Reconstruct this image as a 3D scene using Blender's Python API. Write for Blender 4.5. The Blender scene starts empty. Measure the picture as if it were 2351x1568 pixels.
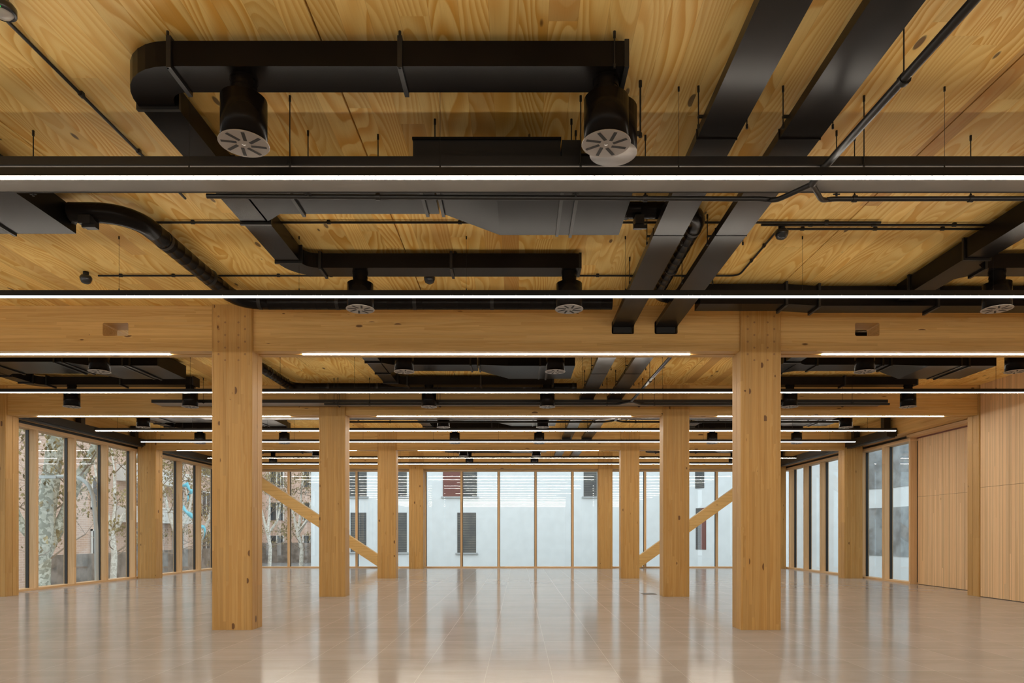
import bpy, bmesh, math, random
from mathutils import Vector, Matrix
random.seed(7)
SC = bpy.context.scene
COL = SC.collection
PI = math.pi

# ------------------------------------------------------------------ camera, world, exposure
FPX, VPX, VPY, EYE = 1567.0, 1191.0, 1227.0, 1.442
cd = bpy.data.cameras.new('camera'); cam = bpy.data.objects.new('camera', cd); COL.objects.link(cam)
cam.location = (0, 0, EYE); cam.rotation_euler = (PI/2, 0, 0)
cd.sensor_width = 36; cd.lens = FPX/2351*36
cd.shift_x = (1175.5-VPX)/2351; cd.shift_y = (VPY-784)/2351
cd.clip_end = 300; cd.clip_start = 0.05
SC.camera = cam
vs = SC.view_settings
vs.view_transform = 'Standard'; vs.look = 'None'; vs.gamma = 1; vs.use_curve_mapping = False
vs.exposure = 0.0
W = bpy.data.worlds.new('overcast'); SC.world = W; W.use_nodes = True
W.node_tree.nodes['Background'].inputs['Color'].default_value = (0.86, 0.95, 1.0, 1)
SKY = 2.52
W.node_tree.nodes['Background'].inputs['Strength'].default_value = SKY
LED_POWER = 52.0
cy = SC.cycles
cy.max_bounces = 9; cy.diffuse_bounces = 5; cy.glossy_bounces = 4; cy.transparent_max_bounces = 12; cy.transmission_bounces = 4
cy.caustics_reflective = False; cy.caustics_refractive = False
cy.sample_clamp_indirect = 6.0
cy.use_denoising = True

# ------------------------------------------------------------------ node helpers
class NT:
    def __init__(s, name):
        s.m = bpy.data.materials.new(name); s.m.use_nodes = True
        s.t = s.m.node_tree; s.t.nodes.clear()
        s.out = s.t.nodes.new('ShaderNodeOutputMaterial')
    def n(s, typ, **kw):
        x = s.t.nodes.new(typ)
        for k, v in kw.items():
            setattr(x, k, v)
        return x
    def put(s, sock, v):
        if hasattr(v, 'is_output'):
            s.t.links.new(v, sock)
        elif v is not None:
            if sock.type == 'RGBA' and isinstance(v, (tuple, list)) and len(v) == 3: v = (*v, 1)
            sock.default_value = v
    def m2(s, op, a, b=None, c=None):
        x = s.n('ShaderNodeMath', operation=op)
        s.put(x.inputs[0], a)
        if b is not None: s.put(x.inputs[1], b)
        if c is not None: s.put(x.inputs[2], c)
        return x.outputs[0]
    def xyz(s, v):
        x = s.n('ShaderNodeSeparateXYZ'); s.put(x.inputs[0], v); return x.outputs
    def vec(s, a, b, c):
        x = s.n('ShaderNodeCombineXYZ'); s.put(x.inputs[0], a); s.put(x.inputs[1], b); s.put(x.inputs[2], c); return x.outputs[0]
    def noise(s, v, scale, detail=2, rough=.5, dist=0):
        x = s.n('ShaderNodeTexNoise'); s.put(x.inputs['Vector'], v)
        x.inputs['Scale'].default_value = scale; x.inputs['Detail'].default_value = detail
        x.inputs['Roughness'].default_value = rough; x.inputs['Distortion'].default_value = dist
        return x.outputs[0]
    def white(s, v):
        x = s.n('ShaderNodeTexWhiteNoise', noise_dimensions='3D'); s.put(x.inputs['Vector'], v); return x.outputs
    def ramp(s, f, a, b, c=0., d=1.):
        x = s.n('ShaderNodeMapRange', interpolation_type='SMOOTHSTEP'); s.put(x.inputs[0], f)
        for i, q in enumerate((a, b, c, d)): s.put(x.inputs[i+1], q)
        return x.outputs[0]
    def mix(s, f, a, b, mode='MIX'):
        x = s.n('ShaderNodeMix', data_type='RGBA', blend_type=mode)
        s.put(x.inputs[0], f); s.put(x.inputs[6], a); s.put(x.inputs[7], b); return x.outputs[2]
    def coord(s, which='Object'):
        return s.n('ShaderNodeTexCoord').outputs[which]
    def bsdf(s, col, rough, metal=0., bump=None, bstr=.1, bdist=.01, spec=None):
        x = s.n('ShaderNodeBsdfPrincipled')
        s.put(x.inputs['Base Color'], col); s.put(x.inputs['Roughness'], rough); s.put(x.inputs['Metallic'], metal)
        if spec is not None: s.put(x.inputs['Specular IOR Level'], spec)
        if bump is not None:
            b = s.n('ShaderNodeBump'); b.inputs['Strength'].default_value = bstr; b.inputs['Distance'].default_value = bdist
            s.put(b.inputs['Height'], bump); s.put(x.inputs['Normal'], b.outputs[0])
        s.t.links.new(x.outputs[0], s.out.inputs[0])
        return s.m

def wood(name, L, U, pale, mid, dark, w, board, freq=9., gl=.22, gu=2.2, tone=.35, knot_p=.5, rough=.55, seam=.0, fleck=.25, knots=True, red=(.42,.2,.06), redp=.0, ringmin=.55, ks=.075, ku=3.6, kl=1.15):
    """softwood made of strips: L grain axis, U axis across the strips"""
    N = NT(name)
    oi = N.n('ShaderNodeObjectInfo').outputs['Random']
    c = N.xyz(N.coord())
    l, u = c['XYZ'.index(L)], c['XYZ'.index(U)]
    V = [a for a in 'XYZ' if a not in (L, U)][0]; v = c['XYZ'.index(V)]
    orand = N.m2('MULTIPLY', oi, 91.7)
    su = N.m2('DIVIDE', u, w)
    idx = N.m2('FLOOR', su)
    r1 = N.white(N.vec(idx, orand, 3.1))
    lb = N.m2('FLOOR', N.m2('ADD', N.m2('DIVIDE', l, board), N.m2('MULTIPLY', r1[0], 7.0)))
    r2 = N.white(N.vec(idx, lb, orand))
    rc = N.xyz(r2[1])
    # knots
    kv = N.vec(N.m2('ADD', N.m2('MULTIPLY', u, ku), orand), N.m2('MULTIPLY', l, kl), N.m2('ADD', N.m2('MULTIPLY', v, ku), N.m2('MULTIPLY', rc[2], 40)))
    vo = N.n('ShaderNodeTexVoronoi'); vo.inputs['Scale'].default_value = 1; N.put(vo.inputs['Vector'], kv)
    kd = vo.outputs['Distance']; kr = N.xyz(vo.outputs['Color'])
    ksize = N.ramp(kr[0], 1-knot_p, 1.0, 0.0, ks)
    kmask = N.ramp(N.m2('SUBTRACT', kd, ksize), -.02, .012, 1., 0.)
    kmask = N.m2('MULTIPLY', kmask, N.m2('GREATER_THAN', ksize, .012))
    kbump = N.m2('MULTIPLY', N.ramp(kd, 0., .3, 1., 0.), N.m2('GREATER_THAN', ksize, .012))
    # growth rings seen as contour lines of a stretched field
    gv = N.vec(N.m2('ADD', N.m2('MULTIPLY', u, gu), N.m2('MULTIPLY', rc[0], 50)),
               N.m2('ADD', N.m2('MULTIPLY', l, gl), N.m2('MULTIPLY', rc[1], 50)),
               N.m2('ADD', N.m2('MULTIPLY', v, gu), N.m2('MULTIPLY', rc[2], 50)))
    f = N.noise(gv, 1.0, 1.5, .42, .15)
    f = N.m2('ADD', N.m2('MULTIPLY', f, freq), N.m2('MULTIPLY', kbump, .55 if knots else 0))
    ring = N.m2('FRACT', f)
    ring = N.m2('MULTIPLY', N.ramp(ring, .15, .88), N.ramp(ring, .9, 1.0, 1., 0.))
    fv = N.vec(N.m2('MULTIPLY', u, 95), N.m2('MULTIPLY', l, 2.2), N.m2('MULTIPLY', v, 95))
    fine = N.noise(fv, 1.0, 2, .6)
    col = N.mix(N.m2('MULTIPLY', ring, N.ramp(rc[1], 0., 1., ringmin, 1.)), pale, mid)
    col = N.mix(N.m2('MULTIPLY', N.ramp(fine, .42, .75), fleck), col, dark)
    t = N.ramp(rc[0], 0., 1., 1-tone, 1+tone*.5)
    col = N.mix(1.0, col, N.vec(t, t, t), 'MULTIPLY')
    if redp:
        col = N.mix(N.ramp(r2[0], 1-redp, 1.0, 0., .75), col, red)
    if knots:
        col = N.mix(N.m2('MULTIPLY', kmask, .85), col, (.09, .035, .012))
    if seam:
        e = N.m2('FRACT', su)
        e = N.m2('MINIMUM', e, N.m2('SUBTRACT', 1.0, e))
        col = N.mix(N.m2('MULTIPLY', N.ramp(e, 0., .0012/w*2, 1., 0.), seam), col, dark)
    return N.bsdf(col, rough, bump=ring, bstr=.05, bdist=.002, spec=.35)

M = {}
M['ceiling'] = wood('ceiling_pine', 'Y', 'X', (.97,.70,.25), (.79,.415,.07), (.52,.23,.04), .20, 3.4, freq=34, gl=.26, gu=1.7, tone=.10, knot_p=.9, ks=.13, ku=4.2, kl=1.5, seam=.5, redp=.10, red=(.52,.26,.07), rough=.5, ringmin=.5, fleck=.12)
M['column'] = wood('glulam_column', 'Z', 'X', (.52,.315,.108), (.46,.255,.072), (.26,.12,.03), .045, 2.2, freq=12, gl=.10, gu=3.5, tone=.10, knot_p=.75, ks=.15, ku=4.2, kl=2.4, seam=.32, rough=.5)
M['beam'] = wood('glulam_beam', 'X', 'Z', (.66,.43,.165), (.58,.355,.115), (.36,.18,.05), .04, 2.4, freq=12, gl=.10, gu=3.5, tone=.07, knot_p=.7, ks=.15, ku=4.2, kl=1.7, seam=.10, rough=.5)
M['edge_beam'] = wood('glulam_edge_beam', 'Y', 'Z', (.66,.43,.165), (.58,.355,.115), (.36,.18,.05), .04, 2.4, freq=12, gl=.10, gu=3.5, tone=.07, knot_p=.4, ks=.09, ku=4.2, seam=.12)
M['frame'] = wood('frame_larch', 'Z', 'X', (.72,.49,.27), (.65,.42,.21), (.46,.27,.11), .3, 5, freq=8, gl=.12, gu=6, tone=.12, knot_p=.05, knots=False)
M['frame_h'] = wood('frame_larch_rail', 'X', 'Z', (.72,.49,.27), (.65,.42,.21), (.46,.27,.11), .3, 5, freq=8, gl=.12, gu=6, tone=.12, knots=False)
M['frame_y'] = wood('frame_larch_side_rail', 'Y', 'Z', (.72,.49,.27), (.65,.42,.21), (.46,.27,.11), .3, 5, freq=8, gl=.12, gu=6, tone=.12, knots=False)
M['panel'] = wood('wall_panel_pine', 'Z', 'Y', (.76,.535,.31), (.69,.455,.24), (.50,.30,.14), .04, 9, freq=5, gl=.1, gu=4, tone=.16, knot_p=.05, seam=.2)

def plain(name, col, rough, metal=0, spec=.5, var=.0):
    N = NT(name)
    if var:
        f = N.noise(N.coord(), 1.7, 3)
        c = N.mix(N.ramp(f, .3, .7), tuple(x*(1-var) for x in col), tuple(x*(1+var) for x in col))
        return N.bsdf(c, rough, metal, spec=spec)
    return N.bsdf(col, rough, metal, spec=spec)
M['duct'] = plain('black_painted_sheet', (.0065,.0050,.0043), .27, 0, .09, .2)
M['plug'] = plain('dowel_plug', (.30,.16,.06), .6)
M['plate'] = plain('dark_grey_sheet', (.006,.0052,.0047), .3, 0, .09, .15)
M['flat'] = plain('dark_satin_sheet', (.0075,.006,.0055), .3, 0, .22, .2)
M['tray'] = plain('grey_tray_sheet', (.20,.185,.17), .35, 0, .4, .1)
M['black'] = plain('matt_black_metal', (.009,.0078,.007), .42, 0, .35)
M['face'] = plain('diffuser_face_grey', (.35,.325,.305), .45, .2, .5)
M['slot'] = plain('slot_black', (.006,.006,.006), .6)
M['dome'] = plain('sensor_dome', (.012,.015,.02), .25, 0, .6)
M['lens'] = plain('sensor_lens', (.42,.40,.37), .2, 0, .6)
M['gasket'] = plain('window_gasket', (.015,.014,.013), .5)
M['brick_edge'] = plain('reddish_slot', (.20,.07,.045), .6)
M['cap'] = plain('pale_cap', (.55,.52,.46), .5)

def emis(name, col, st):
    N = NT(name); e = N.n('ShaderNodeEmission'); e.inputs[0].default_value = (*col, 1); e.inputs[1].default_value = st
    N.t.links.new(e.outputs[0], N.out.inputs[0]); return N.m
M['led'] = emis('led_diffuser', (1, .90, .77), LED_POWER)
M['green'] = emis('green_indicator', (.02, 1, .1), 3)

def glass():
    N = NT('window_glass')
    f = N.n('ShaderNodeFresnel'); 
    bf = N.n('ShaderNodeNewGeometry').outputs['Backfacing']
    N.put(f.inputs[0], N.m2('SUBTRACT', 1.5, N.m2('MULTIPLY', bf, 1.5-1/1.5)))
    t = N.n('ShaderNodeBsdfTransparent'); t.inputs[0].default_value = (.95, .965, .96, 1)
    g = N.n('ShaderNodeBsdfGlossy'); g.inputs['Roughness'].default_value = .01
    mx = N.n('ShaderNodeMixShader')
    N.t.links.new(f.outputs[0], mx.inputs[0]); N.t.links.new(t.outputs[0], mx.inputs[1]); N.t.links.new(g.outputs[0], mx.inputs[2])
    N.t.links.new(mx.outputs[0], N.out.inputs[0]); return N.m
M['glass'] = glass()

def floor_mat():
    N = NT('floor_stone_tiles')
    c = N.xyz(N.coord()); T = .678
    x = N.m2('DIVIDE', N.m2('ADD', c[0], .338), T); y = N.m2('DIVIDE', N.m2('SUBTRACT', c[1], 9.885), .668)
    ix, iy = N.m2('FLOOR', x), N.m2('FLOOR', y)
    r = N.white(N.vec(ix, iy, 1.3)); rc = N.xyz(r[1])
    fx, fy = N.m2('FRACT', x), N.m2('FRACT', y)
    ex = N.m2('MINIMUM', fx, N.m2('SUBTRACT', 1.0, fx)); ey = N.m2('MINIMUM', fy, N.m2('SUBTRACT', 1.0, fy))
    off = N.m2('MULTIPLY', rc[2], 30)
    v = N.vec(N.m2('ADD', c[0], off), N.m2('ADD', N.m2('MULTIPLY', c[1], 2.5), off), 0.)
    n1 = N.noise(v, 1.3, 5, .62, .6); n2 = N.noise(v, 7., 4, .65)
    col = N.mix(N.ramp(n1, .3, .72), (.335,.317,.303), (.375,.356,.342))
    col = N.mix(N.m2('MULTIPLY', N.ramp(n2, .58, .8), .16), col, (.34,.29,.25))
    t = N.ramp(rc[0], 0., 1., .955, 1.035)
    col = N.mix(1.0, col, N.vec(t, t, t), 'MULTIPLY')
    j1 = N.ramp(ex, 0.0, .0042, 1., 0.); j2 = N.ramp(ey, .0, .0058, 1., 0.)
    col = N.mix(N.m2('MULTIPLY', j1, .40), col, (.27,.21,.17))
    col = N.mix(N.m2('MULTIPLY', j2, .8), col, (.62,.57,.52))  # bright reflections along the cross joints, put into their colour
    j = N.m2('MAXIMUM', j1, j2)
    rg = N.m2('ADD', N.ramp(n1, .3, .7, .105, .145), N.m2('MULTIPLY', j, .3))
    # honed stone: matt body with a sheen that grows towards grazing views
    df = N.n('ShaderNodeBsdfDiffuse'); N.put(df.inputs[0], col)
    gs = N.n('ShaderNodeBsdfGlossy'); gs.inputs[0].default_value = (1, 1, 1, 1); N.put(gs.inputs['Roughness'], rg)
    bp = N.n('ShaderNodeBump'); bp.inputs['Strength'].default_value = .04; bp.inputs['Distance'].default_value = .003
    N.put(bp.inputs['Height'], N.m2('ADD', N.m2('MULTIPLY', j, -1.), N.m2('MULTIPLY', n2, .15))); N.t.links.new(bp.outputs[0], gs.inputs['Normal'])
    lw = N.n('ShaderNodeLayerWeight'); lw.inputs[0].default_value = .5
    fac = N.m2('ADD', N.m2('MULTIPLY', N.m2('POWER', lw.outputs['Facing'], 7.0), .80), .015)
    mx = N.n('ShaderNodeMixShader'); N.put(mx.inputs[0], fac); N.t.links.new(df.outputs[0], mx.inputs[1]); N.t.links.new(gs.outputs[0], mx.inputs[2])
    N.t.links.new(mx.outputs[0], N.out.inputs[0]); return N.m
M['floor'] = floor_mat()

def brick_mat():
    N = NT('salmon_brick')
    c = N.xyz(N.coord()); b = N.n('ShaderNodeTexBrick')
    N.put(b.inputs['Vector'], N.vec(N.m2('ADD', c[0], c[1]), c[2], 0.))
    b.inputs['Color1'].default_value = (.66,.46,.36,1); b.inputs['Color2'].default_value = (.58,.395,.31,1); b.inputs['Mortar'].default_value = (.74,.60,.51,1)
    b.inputs['Scale'].default_value = 1; b.inputs['Brick Width'].default_value = .5; b.inputs['Row Height'].default_value = .14; b.inputs['Mortar Size'].default_value = .012
    return N.bsdf(b.outputs[0], .85)
M['brick'] = brick_mat()
M['render_white'] = plain('white_render', (.70,.735,.75), .8, 0, .3, .03)
M['render_grey'] = plain('grey_render', (.42,.44,.45), .8, 0, .3, .05)
M['conc'] = plain('pale_balcony', (.72,.70,.66), .8, 0, .3, .05)
M['plaster'] = plain('pale_plaster', (.56,.55,.52), .8, 0, .3, .03)
M['hedge'] = plain('plinth_brown', (.24,.20,.17), .85, 0, .3, .3)
M['street'] = plain('street_asphalt', (.20,.195,.185), .85, 0, .3, .15)
M['shutter_red'] = plain('red_shutter', (.17,.065,.055), .7)
M['wglass'] = plain('dark_window', (.06,.068,.075), .25, 0, .6, .3)
M['grey_glass'] = plain('grey_strip_window', (.23,.25,.26), .3, 0, .5, .35)
M['ribbon'] = plain('blue_ribbon', (.16,.55,.68), .6)
M['lamp'] = plain('lamp_grey', (.46,.50,.50), .5)
def blind_mat():
    N = NT('slatted_blind'); c = N.xyz(N.coord())
    f = N.m2('FRACT', N.m2('MULTIPLY', c[2], 9.0))
    n = N.noise(N.coord(), 1.2, 3)
    a = N.mix(N.ramp(n, .35, .65), (.085,.09,.09), (.16,.155,.135))
    return N.bsdf(N.mix(N.ramp(f, .3, .7), a, (.05,.055,.06)), .5)
M['blind'] = blind_mat()
def bark_mat(a, b, c_, sc):
    N = NT('plane_bark')
    vo = N.n('ShaderNodeTexVoronoi'); vo.inputs['Scale'].default_value = sc
    n = N.n('ShaderNodeTexNoise'); n.inputs['Scale'].default_value = 5
    v = N.n('ShaderNodeVectorMath', operation='ADD'); sc2 = N.n('ShaderNodeVectorMath', operation='SCALE'); sc2.inputs['Scale'].default_value = .25
    co = N.coord(); N.put(n.inputs['Vector'], co); N.put(sc2.inputs[0], n.outputs['Color']); N.put(v.inputs[0], co); N.put(v.inputs[1], sc2.outputs[0]); N.put(vo.inputs['Vector'], v.outputs[0])
    r = N.xyz(vo.outputs['Color'])
    col = N.mix(N.ramp(r[0], .35, .5), a, b); col = N.mix(N.ramp(r[1], .7, .8), col, c_)
    return N.bsdf(col, .85)
M['bark'] = bark_mat((.52,.53,.45), (.30,.31,.25), (.64,.65,.57), 10)
M['bark_white'] = bark_mat((.72,.68,.60), (.58,.54,.47), (.80,.77,.70), 11)
M['twig'] = plain('twig_brown', (.33,.26,.20), .9)
M['leaf'] = plain('dry_leaf', (.30,.24,.12), .8, 0, .3, .5)

# ------------------------------------------------------------------ mesh helpers
class MB:
    def __init__(s): s.v = []; s.f = []; s.mi = []; s.sm = []
    def add(s, vs, fs, mi=0, smooth=False):
        o = len(s.v); s.v += [tuple(p) for p in vs]
        for f in fs: s.f.append([i+o for i in f]); s.mi.append(mi); s.sm.append(smooth)
        return s
    def box(s, x0, x1, y0, y1, z0, z1, mi=0):
        return s.add([(x0,y0,z0),(x1,y0,z0),(x1,y1,z0),(x0,y1,z0),(x0,y0,z1),(x1,y0,z1),(x1,y1,z1),(x0,y1,z1)],
                     [(3,2,1,0),(4,5,6,7),(0,1,5,4),(1,2,6,5),(2,3,7,6),(3,0,4,7)], mi)
    def prism(s, poly, axis, a, b, mi=0):
        """poly: 2D points; axis: extrusion axis"""
        n = len(poly); vs = []
        for t in (a, b):
            for p, q in poly:
                vs.append({'X': (t,p,q), 'Y': (p,t,q), 'Z': (p,q,t)}[axis])
        fs = [tuple(range(n))[::-1], tuple(range(n, 2*n))] + [(i, (i+1) % n, n+(i+1) % n, n+i) for i in range(n)]
        return s.add(vs, fs, mi)
    def sweep(s, path, w, z0, z1, mi=0, widths=None, zs=None):
        """rectangular duct along a path in plan"""
        P = [Vector(p) for p in path]; vs = []; n = len(P)
        for i in range(n):
            a = (P[i]-P[i-1]).normalized() if i else (P[1]-P[0]).normalized()
            b = (P[i+1]-P[i]).normalized() if i < n-1 else a
            t = (a+b).normalized(); nn = Vector((-t.y, t.x)); k = 1/max(.3, nn.dot(Vector((-a.y, a.x))))
            h = (widths[i] if widths else w)/2*k
            zz = zs[i] if zs else (z0, z1)
            l, r = P[i]+nn*h, P[i]-nn*h
            vs += [(l.x,l.y,zz[0]),(r.x,r.y,zz[0]),(r.x,r.y,zz[1]),(l.x,l.y,zz[1])]
        fs = [(0,1,2,3), tuple(4*(n-1)+q for q in (3,2,1,0))]
        for i in range(n-1):
            for q in range(4):
                fs.append((4*i+q, 4*i+4+q, 4*i+4+(q+1) % 4, 4*i+(q+1) % 4))
        return s.add(vs, fs, mi)
    def tube(s, pts, r, n=10, mi=0, caps=True):
        P = [Vector(p) for p in pts]; R = r if isinstance(r, (list, tuple)) else [r]*len(P)
        vs = []; up = None
        for i in range(len(P)):
            a = (P[i]-P[i-1]) if i else (P[1]-P[0]); b = (P[i+1]-P[i]) if i < len(P)-1 else a
            t = (a.normalized()+b.normalized())
            if t.length < 1e-6: t = a
            t.normalize()
            if up is None:
                up = Vector((0,0,1)) if abs(t.z) < .9 else Vector((1,0,0))
            e1 = (up - t*up.dot(t)).normalized(); up = e1; e2 = t.cross(e1)
            for k in range(n):
                an = 2*PI*k/n; vs.append(P[i]+(e1*math.cos(an)+e2*math.sin(an))*R[i])
        fs = []
        for i in range(len(P)-1):
            for k in range(n):
                fs.append((i*n+k, i*n+(k+1) % n, (i+1)*n+(k+1) % n, (i+1)*n+k))
        s.add(vs, fs, mi, True)
        if caps:
            m = len(P)-1
            s.add(vs[:n], [tuple(range(n))[::-1]], mi); s.add(vs[m*n:], [tuple(range(n))], mi)
        return s
    def lathe(s, prof, cx=0, cy_=0, n=32, mi=0, smooth=True):
        vs = []
        for r, z in prof:
            for k in range(n):
                a = 2*PI*k/n; vs.append((cx+r*math.cos(a), cy_+r*math.sin(a), z))
        fs = []
        for i in range(len(prof)-1):
            for k in range(n):
                fs.append((i*n+k, i*n+(k+1) % n, (i+1)*n+(k+1) % n, (i+1)*n+k))
        return s.add(vs, fs, mi, smooth)
    def build(s, name, mats, parent=None, origin=None, bevel=0):
        if origin is None: origin = parent.location.copy() if parent is not None else Vector((0,0,0))
        if parent is not None and parent.parent is not None and origin is None: pass
        origin = Vector(origin)
        me = bpy.data.meshes.new(name)
        me.from_pydata([Vector(p)-origin for p in s.v], [], s.f)
        me.polygons.foreach_set('material_index', s.mi); me.polygons.foreach_set('use_smooth', s.sm)
        for m in (mats if isinstance(mats, (list, tuple)) else [mats]): me.materials.append(M[m] if isinstance(m, str) else m)
        bm = bmesh.new(); bm.from_mesh(me); bmesh.ops.recalc_face_normals(bm, faces=bm.faces); bm.to_mesh(me); bm.free()
        o = bpy.data.objects.new(name, me); COL.objects.link(o)
        if parent is not None:
            o.parent = parent; o.location = (0,0,0)
        else:
            o.location = origin
        if bevel:
            b = o.modifiers.new('bevel', 'BEVEL'); b.width = bevel; b.segments = 2; b.limit_method = 'ANGLE'
        if any(s.sm):
            pass
        return o

def tag(o, label=None, cat=None, group=None, kind=None):
    if label: o['label'] = label
    if cat: o['category'] = cat
    if group: o['group'] = group
    if kind: o['kind'] = kind
    return o
def thing(name, loc, label, cat, group=None):
    o = bpy.data.objects.new(name, None); o.empty_display_size = .1; COL.objects.link(o); o.location = loc
    return tag(o, label, cat, group, 'thing')
def copy_tree(o, parent=None):
    c = o.copy(); COL.objects.link(c)
    if parent is not None: c.parent = parent
    for ch in list(o.children): copy_tree(ch, c)
    return c
def sub(mb, name, mats, part):
    """a sub-part; both share the thing's origin"""
    root = part
    while root.parent is not None: root = root.parent
    o = mb.build(name, mats, None, root.location); o.location = (0,0,0); o.parent = part; return o
def arc(cx, cy_, r, a0, a1, n=8):
    return [(cx+r*math.cos(math.radians(a0+(a1-a0)*i/n)), cy_+r*math.sin(math.radians(a0+(a1-a0)*i/n))) for i in range(n+1)]
def px(x, y, d):   # measurement helper: photo pixel at a known depth -> world X, Z
    return (x-VPX)*d/FPX, EYE+(VPY-y)*d/FPX
def seen(x, y, z, r=.2):
    """does a point show in the frame and clear of the front columns?"""
    u, v = VPX+x*FPX/y, VPY-(z-EYE)*FPX/y; rr = r*FPX/y
    if u+rr < 0 or u-rr > 2351 or v+rr < 0: return False
    for a, b, d in ((483,601,10.3),(1680,1791,10.3),(733,803,15.8),(1514,1580,15.8),(868,914,22.4),(1424,1468,22.4)):
        if y > d and a <= u-rr*.6 and u+rr*.6 <= b: return False
    return True
H = EYE   # heights below were measured above the eye
ROWS = [10.30, 15.83, 22.38, 28.80]
RW = ['nearest', 'second', 'third', 'farthest']
CX = [-12.2, -4.33, 3.655, 10.98]
CW, CDp = .608, .42
CEIL = 3.47+H
TOP = CEIL-.0015          # where hangers stop
Y0, Y1 = -9.0, 29.9
XL, XR = -12.78, 11.60

# ------------------------------------------------------------------ shell
def struct(mb, name, mats, bevel=0):
    o = mb.build(name, mats, None, None, bevel); o['kind'] = 'structure'; return o
struct(MB().box(XL-.15, XR+.15, Y0, Y1+.1, -.25, 0), 'floor', 'floor')
c = MB(); seams = [XL-.2, -7.3, -4.35, -1.39, 3.65, 6.6, XR+.2]
for i in range(6):
    g = .011 if i != 3 else .016
    c.box(seams[i]+(g/2 if i else 0), seams[i+1]-g/2, Y0, Y1+.1, CEIL, CEIL+.12)
struct(c, 'ceiling', 'ceiling')
struct(MB().box(XL-.2, XR+.2, Y0, Y1+.1, CEIL+.13, CEIL+.3), 'trim_1', 'black')
# right-hand timber panelling: near part stands proud of the far part
def panels(name, X, ya, yb, cuts, zsplit):
    m = MB(); ys = [ya]+cuts+[yb]
    for a, b in zip(ys, ys[1:]):
        for z0, z1 in ((0.012, zsplit-.003), (zsplit+.003, CEIL if X < 11.2 else 4.30)):
            m.box(X, X+.03, a+.003, b-.003, z0, z1)
    m.box(X+.031, X+.2, ya, yb, 0, CEIL if X < 11.2 else 4.33, 1)
    return struct(m, name, ['panel', 'black'])
panels('wall_right', 10.70, Y0, 15.82, [-7.6,-6.5,-5.4,-4.3,-3.2,-2.1,-1.0,.1,1.2,2.3,3.9,5.0,6.1,7.2,8.3,9.4,10.5,11.6,12.7,13.78,14.88], 2.53)
panels('wall_right_far', 11.56, 16.2, 19.78, [17.7, 18.78], 2.53)

def facade(name, axis, plane, sgn, a, b, mull, zt=4.16, depth=.24):
    """glazed bay: sgn = direction from the glass into the room"""
    root = bpy.data.objects.new(name, None); COL.objects.link(root); root['kind'] = 'structure'
    def bx(m, t0, t1, p0, p1, z0, z1, mi=0):
        q0, q1 = sorted((plane+sgn*p0, plane+sgn*p1))
        if axis == 'Y': m.box(q0, q1, t0, t1, z0, z1, mi)
        else: m.box(t0, t1, q0, q1, z0, z1, mi)
    rail = 'frame_y' if axis == 'Y' else 'frame_h'
    m = MB(); bx(m, a, b, -.06, depth+.01, 0, .055); m.build('sill', rail, root)
    m = MB(); bx(m, a, b, -.06, depth, zt, zt+.09); m.build('head_rail', rail, root)
    m = MB(); bx(m, a, b, -.02, depth-.06, zt+.09, zt+.17); m.build('shadow_gap', 'gasket', root)
    m = MB(); bx(m, a, b, -.06, depth+.06, zt+.17, zt+.25); m.build('head_trim', rail, root)
    for t in mull:
        w = .042
        m = MB(); bx(m, t-w, t+w, -.06, depth, .055, zt)
        o = m.build('mullion', 'frame', root)
        m = MB(); bx(m, t-w-.018, t-w-.001, -.03, .05, .055, zt); bx(m, t+w+.001, t+w+.018, -.03, .05, .055, zt)
        m.build('gasket', 'gasket', root)
    es = [a]+list(mull)+[b]
    for t0, t1 in zip(es, es[1:]):
        if t1-t0 < .15: continue
        m = MB(); bx(m, t0+.05, t1-.05, -.012, .0, .06, zt); m.build('glass_pane', 'glass', root)
    # outer skin above and below
    m = MB(); bx(m, a, b, -.2, -.06, zt+.09, CEIL+.2); bx(m, a, b, -.2, -.06, -.3, 0.01); m.build('fascia', 'frame_h', root)
    return root
facade('window_1', 'Y', XL, 1, Y0, 16.25, [-8.15+1.525*i for i in range(16)])
facade('window_2', 'Y', XL, 1, 16.25, 22.6, [16.26, 17.78, 19.30, 20.82, 22.35])
facade('window_3', 'Y', XL, 1, 22.6, 29.5, [23.88, 25.40, 26.92, 28.45])
facade('window_4', 'Y', XR, -1, 19.8, 22.6, [19.84, 21.30, 22.76])
facade('window_5', 'Y', XR, -1, 22.6, 29.5, [24.24, 25.72, 27.20, 28.66])
YB = 29.62
struct(MB().box(XL-.2, XR+.2, Y0-.2, Y0, 0, CEIL), 'wall_back', 'plaster')  # unseen end wall, its pale plaster added to bounce light onto the near ceiling
bpx = lambda u: (u-VPX)*YB/FPX
facade('window_6', 'X', YB, -1, XL, bpx(958), [bpx(u) for u in (583, 665, 743, 820, 898)], depth=.16)
facade('window_7', 'X', YB, -1, bpx(958), bpx(1391), [bpx(u) for u in (977, 1060, 1145, 1229.5, 1314, 1380)], depth=.16)
facade('window_8', 'X', YB, -1, bpx(1391), XR, [bpx(u) for u in (1399, 1480, 1562, 1644, 1726)], depth=.16)
struct(MB().box(11.535, 11.558, 16.3, 19.78, 4.215, 4.25), 'trim_2', 'brick_edge')
struct(MB().box(11.25, 11.60, 16.2, 19.8, 4.25, 4.33), 'trim_3', 'frame_y')

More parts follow.
